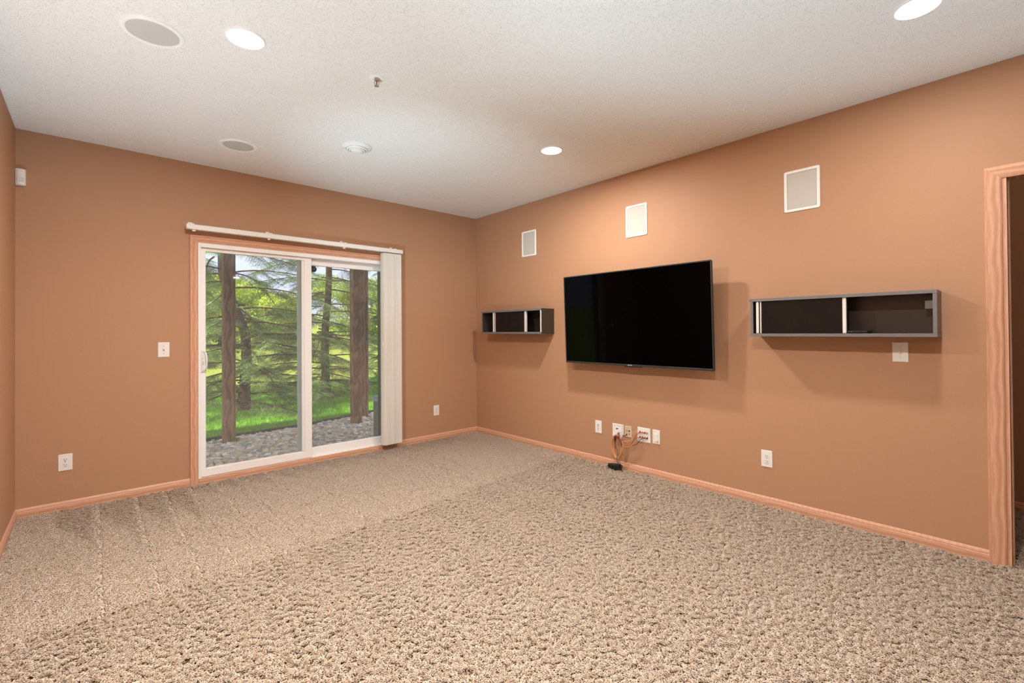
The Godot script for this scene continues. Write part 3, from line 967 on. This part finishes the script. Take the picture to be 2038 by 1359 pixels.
	for k in 7:
		var pts := []
		var ph := rng.randf_range(0, TAU)
		var rx := rng.randf_range(0.052, 0.078)
		var rz := rng.randf_range(0.018, 0.034)
		var hh := rng.randf_range(0.012, 0.068)
		for i in 28:
			var t := TAU * i / 28.0
			pts.append(Vector3(rx * cos(t) + 0.004 * sin(2 * t + ph), maxf(0.003, hh * (0.75 + 0.25 * cos(2 * t)) + 0.004 * sin(t + ph)) * (1.0 - 0.45 * absf(cos(t))), rz * sin(t) + 0.004 * cos(ph)))
		part("cord_loop", sh().tube(pts, 0.0038, 7, true), M.black_soft, bun)
	part("cord_end", sh().tube(curve([Vector3(0.06, 0.02, 0.01), Vector3(0.085, 0.012, 0.02), Vector3(0.1, 0.004, 0.032)], 5), 0.0035, 7), M.black, bun)

# ---------------------------------------------------------------- outdoors
func multi(called: String, mesh: Mesh, m: Material, xs: Array, cols: Array, parent: Node3D) -> MultiMeshInstance3D:
	var mm := MultiMesh.new()
	mm.transform_format = MultiMesh.TRANSFORM_3D
	mm.use_colors = not cols.is_empty()
	mm.mesh = mesh
	mm.instance_count = xs.size()
	for i in xs.size():
		mm.set_instance_transform(i, xs[i])
		if mm.use_colors:
			mm.set_instance_color(i, cols[i])
	var o := MultiMeshInstance3D.new()
	o.multimesh = mm
	o.material_override = m
	o.name = numbered(called) if parent == self else called
	parent.add_child(o, true)
	o.set_meta("kind", "stuff")
	return o

func lin(r: int, g: int, b: int) -> Color:
	return rgb8(r, g, b).srgb_to_linear()

func edge_z(x: float) -> float:
	return -2.56 - (0.075 if x < -1.4 else 0.3) * (x + 1.4)

func seen_through_door(p: Vector3) -> bool:
	var k := (CAM.z + 0.06) / (CAM.z - p.z)
	var q := CAM + (p - CAM) * k
	return q.x > -2.96 and q.x < -1.25 and q.y > 0.08 and q.y < 2.02

func stone_mesh(seed_: int) -> ArrayMesh:
	var f := noise(seed_, 0.9, 2)
	var s := sh()
	s.ball(Vector3(), Vector3.ONE, 8, 5)
	for i in s.v.size():
		var p := s.v[i]
		s.v[i] = p * (1.0 + 0.28 * f.get_noise_3dv(p * 1.6))
	return s.mesh()

const POSTS := [[-2.355, -2.25, "square wooden deck post seen through the left glass panel"], [-0.62, -2.28, "nearer of the two wooden deck posts in the right glass panel"], [-0.325, -2.68, "wooden deck post half hidden behind the nearer right post"]]

func build_outdoors() -> void:
	var ground := sh()
	ground.span(Vector3(-30, GROUND - 0.4, -60), Vector3(30, GROUND - 0.045, -0.2))
	struct("ground", ground, M.soil, "soil beneath the gravel and the lawn", "ground")
	# lawn with blades near the house
	var lawn := struct_node("lawn", "bright green grass beyond the gravel edging", "lawn")
	lawn.set_meta("kind", "structure")
	var l := sh()
	for k in 24:
		var x0 := -31.4 + k * 2.5
		var x1 := x0 + 2.5
		var z0 := minf(edge_z(clampf(x0, -8, 6)), -1.5) - 0.012
		var z1 := minf(edge_z(clampf(x1, -8, 6)), -1.5) - 0.012
		var rows := [[0.0, GROUND - 0.03], [-2.0, GROUND - 0.01], [-7.0, GROUND + 0.1], [-16.0, 0.7], [-50.0, 2.2]]
		for r in rows.size() - 1:
			var a: Array = rows[r]
			var b: Array = rows[r + 1]
			l.face([Vector3(x0, a[1], z0 + a[0]), Vector3(x1, a[1], z1 + a[0]), Vector3(x1, b[1], z1 + b[0]), Vector3(x0, b[1], z0 + b[0])], Vector3(0, 1, 0.05).normalized())
	part("turf", l, M.lawn, lawn)
	var tuft := sh()
	for k in 14:
		var a := rng.randf() * TAU
		var r := rng.randf() * 0.045
		var base := Vector3(cos(a) * r, 0, sin(a) * r)
		var h := rng.randf_range(0.05, 0.1)
		var lean := Vector3(rng.randf_range(-1, 1), 0, rng.randf_range(-1, 1)) * 0.035
		var w := Vector3(cos(a + 1.3), 0, sin(a + 1.3)) * 0.0028
		var mid := base + lean * 0.35 + Vector3.UP * h * 0.6
		var tip := base + lean + Vector3.UP * h
		var nn := (Vector3(sin(a), 0.9, cos(a))).normalized()
		tuft.tint = Color.WHITE * rng.randf_range(0.75, 1.15)
		tuft.face([base - w, base + w, mid + w * 0.8, mid - w * 0.8], nn)
		tuft.tri(mid - w * 0.8, mid + w * 0.8, tip, nn, nn, nn)
	var xs := []
	var cols := []
	for k in 26000:
		var x := rng.randf_range(-4.2, 3.0)
		var z := edge_z(x) - 0.02 - 4.5 * pow(rng.randf(), 1.3)
		xs.append(Transform3D(Basis(Vector3.UP, rng.randf() * TAU).scaled(Vector3(1, rng.randf_range(0.6, 1.1), 1)), Vector3(x, GROUND - 0.03 + 0.012 * (edge_z(x) - z), z)))
		var g := lin(104, 186, 40).lerp(lin(168, 222, 74), rng.randf())
		cols.append(g)
	multi("grass_blades", tuft.mesh(), M.grass, xs, cols, lawn)
	# edging strip
	var ed := sh()
	for k in 12:
		var x0 := -5.0 + k * 0.6
		var x1 := x0 + 0.6
		var p := [Vector3(x0, 0, edge_z(x0)), Vector3(x1, 0, edge_z(x1))]
		var d := Vector3(0, 0, 0.006)
		var y0 := Vector3(0, GROUND - 0.1, 0)
		var y1 := Vector3(0, GROUND + 0.018, 0)
		ed.face([p[0] + d + y0, p[1] + d + y0, p[1] + d + y1, p[0] + d + y1], Vector3(0, 0, 1))
		ed.face([p[0] - d + y0, p[1] - d + y0, p[1] - d + y1, p[0] - d + y1], Vector3(0, 0, -1))
		ed.face([p[0] - d + y1, p[1] - d + y1, p[1] + d + y1, p[0] + d + y1], Vector3(0, 1, 0))
	var top := []
	for k in 13:
		top.append(Vector3(-5.0 + k * 0.6, GROUND + 0.018, edge_z(-5.0 + k * 0.6)))
	ed.tube(top, 0.012, 8)
	tag_mesh(part("lawn_edging", ed, M.edging, self), "black plastic edging strip between gravel and grass", "edging")
	# river stones
	var bed := thing("gravel_bed", "bed of grey river stones outside the sliding door", "gravel")
	var soil := sh(Transform3D(Basis(Vector3.RIGHT, PI / 2), Vector3()))
	soil.prism(PackedVector2Array([Vector2(-5, -0.21), Vector2(-5, edge_z(-5) + 0.015), Vector2(-1.4, edge_z(-1.4) + 0.015), Vector2(1.8, edge_z(1.8) + 0.015), Vector2(1.8, -0.21)]), -GROUND + 0.03, -GROUND + 0.1)
	part("bed_soil", soil, M.soil, bed)
	var kinds := []
	for k in 4:
		kinds.append(stone_mesh(60 + k))
	var stones := []
	var z := -0.26
	while z > -3.2:
		var x := -3.6
		while x < 1.2:
			var p := Vector3(x + rng.randf_range(-0.016, 0.016), GROUND - 0.018 + rng.randf_range(-0.008, 0.012), z + rng.randf_range(-0.016, 0.016))
			x += 0.044
			if p.z < edge_z(p.x) + 0.045:
				continue
			var taken_up := absf(p.x + 0.6) < 0.39 and absf(p.z + 0.84) < 0.39
			for q in POSTS:
				if absf(p.x - q[0]) < 0.095 and absf(p.z - q[1]) < 0.095:
					taken_up = true
			if taken_up:
				continue
			var r := rng.randf_range(0.02, 0.036)
			var b := Basis(Vector3.UP, rng.randf() * TAU) * Basis(Vector3.RIGHT, rng.randf_range(-0.4, 0.4))
			b = b * Basis.from_scale(Vector3(r * rng.randf_range(1.0, 1.5), r * rng.randf_range(0.55, 0.8), r))
			var tone := rng.randf()
			var col := lin(186, 182, 172).lerp(lin(216, 210, 198), rng.randf())
			if tone < 0.2:
				col = lin(200, 174, 146)
			elif tone < 0.4:
				col = lin(150, 152, 150)
			elif tone < 0.5:
				col = lin(232, 228, 220)
			elif tone < 0.58:
				col = lin(172, 180, 162)
			stones.append([Transform3D(b, p), col, p.distance_to(CAM) if seen_through_door(p) else 99.0])
		z -= 0.044
	stones.sort_custom(func(a, b): return a[2] < b[2])
	var tones := {}
	for i in 300:
		var s: Array = stones[i]
		var key := (s[1] as Color).to_html(false).substr(0, 3)
		if not tones.has(key):
			tones[key] = mat((s[1] as Color).linear_to_srgb(), 0.75, 0, 0.3)
		var o := MeshInstance3D.new()
		o.name = "stone" if i == 0 else "stone_%03d" % i
		o.mesh = kinds[i % 4]
		o.material_override = tones[key]
		o.transform = s[0]
		bed.add_child(o, true)
	xs = []
	cols = []
	for i in range(300, stones.size()):
		xs.append(stones[i][0])
		cols.append(stones[i][1])
	multi("river_stones", kinds[1], M.stone, xs, cols, bed)
	# deck posts
	for e in POSTS:
		var p := thing("deck_post", e[2], "post", Transform3D(Basis(), Vector3(e[0], GROUND, e[1])), "wooden deck posts")
		part("timber", sh().span(Vector3(-0.068, -0.03, -0.068), Vector3(0.068, 2.5, 0.068), 0.006), M.post, p)
	# weed at the foot of the left post
	var weed := thing("weed", "small bright green weed at the foot of the left deck post", "weed", Transform3D(Basis(), Vector3(-2.3, GROUND, -2.13)))
	for k in 12:
		var a := rng.randf() * TAU
		var d := Vector3(cos(a), 0, sin(a))
		var r := rng.randf_range(0.03, 0.07)
		var s := sh()
		s.tint = Color(0.3, 0.55, 0.06)
		var side := d.cross(Vector3.UP) * 0.014
		var p0 := d * 0.004
		var p1 := d * r * 0.6 + Vector3.UP * 0.045
		var p2 := d * r + Vector3.UP * rng.randf_range(0.03, 0.055)
		s.face([p0, p1 - side, p2, p1 + side], Vector3.UP)
		part("leaf", s, M.leaves, weed)
	# air conditioner
	var ac := thing("air_conditioner", "grey outdoor air conditioner with pale top behind the right glass edge", "air conditioner", Transform3D(Basis(), Vector3(-0.6, GROUND - 0.02, -0.84)))
	var cab := sh(Transform3D(Basis(Vector3.RIGHT, -PI / 2), Vector3()))
	cab.prism(rounded(0.3, 0.07), 0.02, 0.52)
	part("cabinet", cab, M.ac_body, ac)
	for side in 3:
		for k in 20:
			var x := -0.22 + k * 0.0232
			var lv := sh(Transform3D(Basis(Vector3.UP, -PI / 2 * side), Vector3()))
			lv.span(Vector3(x - 0.0045, 0.05, 0.295), Vector3(x + 0.0045, 0.5, 0.312), 0.002)
			part("louver", lv, M.ac_body, ac)
	var cap := sh(Transform3D(Basis(Vector3.RIGHT, -PI / 2), Vector3()))
	cap.prism(rounded(0.325, 0.09), 0.52, 0.56)
	cap.prism(rounded(0.3, 0.08), 0.56, 0.575)
	part("top_cover", cap, M.ac_top, ac)
	part("fan_guard", sh().lathe([Vector2(0.24, 0.575), Vector2(0.23, 0.588), Vector2(0.1, 0.598), Vector2(0.0, 0.599)], 30), M.ac_top, ac)
	part("pad", sh().span(Vector3(-0.36, -0.01, -0.36), Vector3(0.36, 0.02, 0.36), 0.01), M.stile_grey, ac)
	build_trees()

func rounded(h: float, r: float) -> PackedVector2Array:
	var out := PackedVector2Array()
	for q in 4:
		for k in 6:
			var a := PI / 2 * (q + k / 5.0)
			var c := Vector2(h - r, h - r) * Vector2([1, -1, -1, 1][q], [1, 1, -1, -1][q])
			out.append(c + Vector2(cos(a), sin(a)) * r)
	return out

func tag_mesh(o: Node, label: String, category: String, group := "") -> void:
	meta(o, label, category, group)

# one spray of spruce: a twig with side twigs, all set with needles; runs along +x, flat in x-z, drooping
func spray_mesh() -> ArrayMesh:
	var s := sh()
	var r := RandomNumberGenerator.new()
	r.seed = 5
	var twigs := [[Vector3(0, 0, 0), Vector3(0.4, -0.03, 0)]]
	for k in 6:
		var x := 0.04 + k * 0.055
		for sd in [-1.0, 1.0]:
			var ln := 0.17 * (1.0 - k * 0.1)
			twigs.append([Vector3(x, -0.004 * k, 0), Vector3(x + ln * 0.72, -0.004 * k - ln * 0.28 + r.randf_range(-0.01, 0.01), sd * ln * 0.66)])
	for tw in twigs:
		var a: Vector3 = tw[0]
		var b: Vector3 = tw[1]
		var d := (b - a).normalized()
		var ln := a.distance_to(b)
		var up := (Vector3.UP - d * d.y).normalized()
		var sd := d.cross(up)
		s.tint = Color(0.42, 0.3, 0.2)
		s.face([a - sd * 0.0025, a + sd * 0.0025, b], up)
		var cnt := int(ln / 0.0085)
		for i in cnt:
			var t := (i + r.randf()) / cnt
			var p := a.lerp(b, t)
			var an := r.randf_range(-1.5, 1.5)
			var out := sd * sin(an * 1.25) + up * cos(an * 1.25) * 0.7
			var nd := (d * 0.75 + out).normalized()
			var ll := r.randf_range(0.02, 0.032)
			var w := nd.cross(Vector3(r.randf() - 0.5, r.randf() - 0.5, r.randf() - 0.5)).normalized() * 0.0022
			s.tint = Color.WHITE * r.randf_range(0.7, 1.2)
			var nn := (up + out * 0.6).normalized()
			s.tri(p - w, p + w, p + nd * ll, nn, nn, nn)
	return s.mesh()

func spruce(at: Vector3, height: float, reach: float, bend: float, label: String, dark: Color, pale: Color, spray: Mesh, seed_: int, first := 0.35) -> void:
	var r := RandomNumberGenerator.new()
	r.seed = seed_
	var o := thing("spruce_tree", label, "tree", Transform3D(Basis(), at), "spruce trees beyond the grass")
	var trunk := []
	var rad := []
	for k in 15:
		var y := height * k / 14.0
		trunk.append(Vector3(bend * smoothstep(1.3, 2.6, y) - 0.15 * bend * smoothstep(0.0, 1.2, y), y - 0.1, 0.0))
		rad.append(lerpf(0.095, 0.02, k / 14.0) * (1.35 if k == 0 else 1.0))
	part("trunk", sh().tube(trunk, rad, 12), M.bark, o)
	var xs := []
	var cols := []
	var y := first
	var turn := 0.0
	while y < height - 0.3:
		var count := (r.randi_range(4, 6) if y < 1.5 else r.randi_range(3, 4))
		for k in count:
			turn += TAU / count + r.randf_range(-0.3, 0.3)
			var ln := reach * (1.0 - 0.72 * y / height) * r.randf_range(0.7, 1.12)
			var d := Vector3(cos(turn), 0, sin(turn))
			var yy := y + r.randf_range(-0.12, 0.12)
			var kx: float = trunk[clampi(int(yy / height * 14.0), 0, 14)].x
			var rise := r.randf_range(-0.06, 0.2)
			var pts := []
			var rr := []
			for i in 8:
				var t := i / 7.0
				pts.append(Vector3(kx, yy, 0) + d * ln * t + Vector3.UP * ln * (rise * t - 0.24 * t * t) + d.cross(Vector3.UP) * 0.08 * sin(t * 3.0 + turn) * ln)
				rr.append(lerpf(0.017, 0.004, t))
			part_fast("branch", sh().tube(pts, rr, 5).mesh(), M.bark, o)
			# sprays both sides of the branch
			var n := int(ln / 0.12) + 2
			for i in n:
				var t := 0.22 + 0.78 * (i + r.randf() * 0.6) / n
				var fi := clampf(t, 0, 0.999) * 7.0
				var p: Vector3 = pts[int(fi)].lerp(pts[int(fi) + 1], fi - int(fi))
				for sd in ([-1.0, 1.0] if t < 0.93 else [0.0]):
					if r.randf() < 0.16:
						continue
					var yaw: float = -turn + sd * r.randf_range(0.5, 1.1)
					var b := Basis(Vector3.UP, yaw) * Basis(Vector3(0, 0, 1), r.randf_range(-0.62, -0.12)) * Basis(Vector3.RIGHT, r.randf_range(-0.4, 0.4))
					var sc := r.randf_range(0.75, 1.25) * (1.15 - 0.45 * t)
					xs.append(Transform3D(b.scaled_local(Vector3.ONE * sc), p))
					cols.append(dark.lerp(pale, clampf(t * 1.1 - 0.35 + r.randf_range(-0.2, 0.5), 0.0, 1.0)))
		y += r.randf_range(0.24, 0.34)
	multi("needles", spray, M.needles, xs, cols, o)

var fast := {}
func part_fast(called: String, m: Mesh, mt: Material, parent: Node3D) -> void:
	var key := [parent, called]
	var k: int = fast.get(key, 0)
	fast[key] = k + 1
	var o := MeshInstance3D.new()
	o.name = called if k == 0 else "%s_%03d" % [called, k]
	o.mesh = m
	o.material_override = mt
	parent.add_child(o, true)

func leafy(at: Vector3, size: Vector3, label: String, seed_: int, dark: Color, pale: Color, leaf: Mesh, count: int) -> void:
	var r := RandomNumberGenerator.new()
	r.seed = seed_
	var o := thing("leafy_tree", label, "tree", Transform3D(Basis(), at), "sunlit leafy trees far behind")
	var tk := [Vector3(0, -0.3, 0), Vector3(0.05, size.y * 0.3, 0), Vector3(-0.08, size.y * 0.7, 0.05)]
	part("trunk", sh().tube(tk, [0.16, 0.12, 0.04], 8), M.bark, o)
	var blobs := []
	for k in 16:
		blobs.append([Vector3(r.randf_range(-0.8, 0.8) * size.x, r.randf_range(0.22, 0.9) * size.y, r.randf_range(-0.7, 0.7) * size.z), r.randf_range(0.25, 0.45)])
	var xs := []
	var cols := []
	for k in count:
		var b: Array = blobs[r.randi() % 16]
		var d: Vector3 = Vector3(r.randfn(), r.randfn(), r.randfn()).normalized() * pow(r.randf(), 0.33) * b[1]
		var p: Vector3 = b[0] + d * Vector3(size.x, size.y * 0.55, size.z)
		xs.append(Transform3D(Basis.from_euler(Vector3(r.randf() * TAU, r.randf() * TAU, r.randf() * TAU)).scaled(Vector3.ONE * r.randf_range(0.8, 1.6)), p))
		cols.append(dark.lerp(pale, r.randf()))
	multi("leaves", leaf, M.leaves, xs, cols, o)

func build_trees() -> void:
	var spray := spray_mesh()
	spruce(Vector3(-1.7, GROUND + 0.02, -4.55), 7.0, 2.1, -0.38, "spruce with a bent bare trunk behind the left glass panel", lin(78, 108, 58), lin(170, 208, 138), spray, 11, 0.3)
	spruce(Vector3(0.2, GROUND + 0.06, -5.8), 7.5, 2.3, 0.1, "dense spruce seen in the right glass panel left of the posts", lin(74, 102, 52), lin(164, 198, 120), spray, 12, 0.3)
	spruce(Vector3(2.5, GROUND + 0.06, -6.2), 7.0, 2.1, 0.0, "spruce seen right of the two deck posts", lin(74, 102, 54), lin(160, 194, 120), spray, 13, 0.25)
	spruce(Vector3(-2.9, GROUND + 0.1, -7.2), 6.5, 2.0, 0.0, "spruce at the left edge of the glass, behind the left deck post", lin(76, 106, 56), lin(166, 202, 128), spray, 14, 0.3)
	var lf := sh()
	for k in 8:
		lf.t = Transform3D(Basis.from_euler(Vector3(k * 1.3, k * 2.1, k * 0.7)), Vector3(0.1 * sin(k * 2.0), 0.08 * cos(k * 3.1), 0.1 * cos(k * 1.7)))
		lf.face([Vector3(-0.04, 0, 0), Vector3(0, 0, 0.024), Vector3(0.045, 0, 0), Vector3(0, 0, -0.024)], Vector3.UP)
	var lm := lf.mesh()
	leafy(Vector3(0.5, 0.7, -19), Vector3(3.2, 3.0, 2.4), "yellow green leafy tree far behind the left spruce", 21, lin(150, 170, 60), lin(206, 214, 110), lm, 8000)
	leafy(Vector3(8.5, 0.8, -21), Vector3(3.6, 3.4, 2.6), "yellow green leafy tree far behind the posts", 22, lin(140, 164, 60), lin(200, 212, 112), lm, 8000)
	leafy(Vector3(-4.5, 0.7, -20), Vector3(3.2, 2.6, 2.4), "yellow green leafy tree far left behind the left post", 23, lin(150, 172, 66), lin(208, 216, 120), lm, 8000)
	leafy(Vector3(15.5, 0.9, -22), Vector3(3.6, 3.0, 2.6), "yellow green leafy tree far right behind the air conditioner", 24, lin(146, 168, 64), lin(204, 214, 116), lm, 8000)

# ---------------------------------------------------------------- carpet
func seam_z(x: float) -> float:
	return 1.93 - 0.052 * (x + 4.0) - 0.008 * (x + 4.0) * (x + 4.0)

func build_carpet() -> void:
	var fl := struct("floor", sh().span(Vector3(LEFT - 0.1, -0.2, -0.1), Vector3(1.2, -0.014, ROOM_END)), M.carpet_base, "beige plush carpet with vacuum tracks", "carpet")
	# one tuft of pile: bent tapering yarns
	var s := sh()
	var r := RandomNumberGenerator.new()
	r.seed = 3
	for k in 12:
		var a := TAU * k / 12.0 + r.randf_range(-0.3, 0.3)
		var d := Vector3(cos(a), 0, sin(a))
		var w := Vector3(-d.z, 0, d.x).rotated(Vector3.UP, r.randf_range(-0.5, 0.5))
		var base := d * r.randf_range(0.0, 0.0045)
		var h := r.randf_range(0.0125, 0.016)
		var out := d * r.randf_range(0.001, 0.007)
		var p1 := base + out * 0.3 + Vector3.UP * h * 0.6
		var p2 := base + out * 0.75 + Vector3.UP * h * 0.95
		var p3 := base + out * 1.4 + Vector3.UP * h * 0.99
		s.tint = Color.WHITE * r.randf_range(0.95, 1.05)
		var n1 := (d * 0.55 + Vector3.UP * 0.7).normalized()
		var n2 := (d * 0.3 + Vector3.UP).normalized()
		s.quad_s(base - w * 0.0016, base + w * 0.0016, p1 + w * 0.0022, p1 - w * 0.0022, n1, n1, n1, n1)
		s.quad_s(p1 - w * 0.0022, p1 + w * 0.0022, p2 + w * 0.0016, p2 - w * 0.0016, n1, n1, n2, n2)
		s.quad_s(p2 - w * 0.0021, p2 + w * 0.0021, p3 + w * 0.0008, p3 - w * 0.0008, n2, n2, n2, n2)
	var mesh := s.mesh()
	var clump := noise(71, 27.0, 1)
	var broad := noise(72, 0.9, 2)
	var sway := noise(73, 26.0, 1)
	var xs := []
	var cols := []
	var lines := [-3.86, -3.63, -3.41, -3.23, -3.06, -2.88, -2.71, -2.48, -2.26, -2.05, -1.88, -1.68, -1.45, -1.22, -1.0, -0.78, -0.55, -0.3]
	var step := 0.0098
	var nx := int((0.0 - LEFT) / step)
	for i in nx + 118:
		for j in int(5.46 / step):
			var x := LEFT + 0.012 + i * step + r.randf_range(-0.4, 0.4) * step
			var z := 0.008 + j * step + r.randf_range(-0.4, 0.4) * step
			if x > -0.012 and not (x > 0.0 and x < 1.14 and z > 4.0 and (z > 4.69 or x > 0.125)):
				continue
			var sz := seam_z(x)
			var lean := Vector2(0.1, 0.35)
			var hgt := 1.0
			if z < sz:
				lean = Vector2(0.05, -1.1)
				# strokes of the vacuum cleaner, wedges near the wall
				for q in lines.size() - 1:
					if x >= lines[q] and x < lines[q + 1]:
						var u: float = (x - lines[q]) / (lines[q + 1] - lines[q])
						var depth := 0.35 + 0.75 * u
						if q > 3:
							depth *= 0.45
						if z < depth:
							lean = Vector2(0.15, 1.6)
						if u > 0.86:
							lean = Vector2(-1.3, -1.5)
			else:
				for q in lines.size() - 1:
					if x >= lines[q] and x < lines[q + 1] and q % 2 == 0 and z < sz + 1.3:
						lean = Vector2(0.2, 1.0)
			if absf(z - sz) < 0.035:
				lean *= 0.15
			if absf(z - sz) < 0.0115:
				continue
			# clumps a few centimetres across: tall and leaning together, with gaps between them
			var c1 := clump.get_noise_2d(x, z)
			var gx := (clump.get_noise_2d(x + 0.004, z) - c1) / 0.004
			var gz := (clump.get_noise_2d(x, z + 0.004) - c1) / 0.004
			var lump := 0.55 if z < sz else 1.0
			lean += Vector2(gx, gz) * 0.011 * lump
			var c2 := broad.get_noise_2d(x, z)
			lean += Vector2(sway.get_noise_2d(x, z), sway.get_noise_2d(x + 50, z)) * 0.4 + Vector2(c2 * 0.4, c2 * 0.3)
			lean += Vector2(r.randf_range(-0.07, 0.07), r.randf_range(-0.07, 0.07))
			hgt *= 1.0 + 0.55 * c1 * lump + r.randf_range(-0.04, 0.04)
			var ya := r.randf() * TAU
			var b := Basis(Vector3.UP, ya)
			var sc := 1.12
			b = Basis(Vector3(sc, 0, 0), Vector3(lean.x, hgt, lean.y), Vector3(0, 0, sc)) * b
			xs.append(Transform3D(b, Vector3(x, -0.0145, z)))
			var col := lin(236, 216, 194).lerp(lin(246, 233, 216), r.randf())
			var f := r.randf()
			if f < 0.015:
				col = lin(196, 166, 138)
			elif f < 0.07:
				col = lin(218, 194, 166)
			cols.append(col)
	multi("carpet_pile", mesh, M.pile, xs, cols, fl)
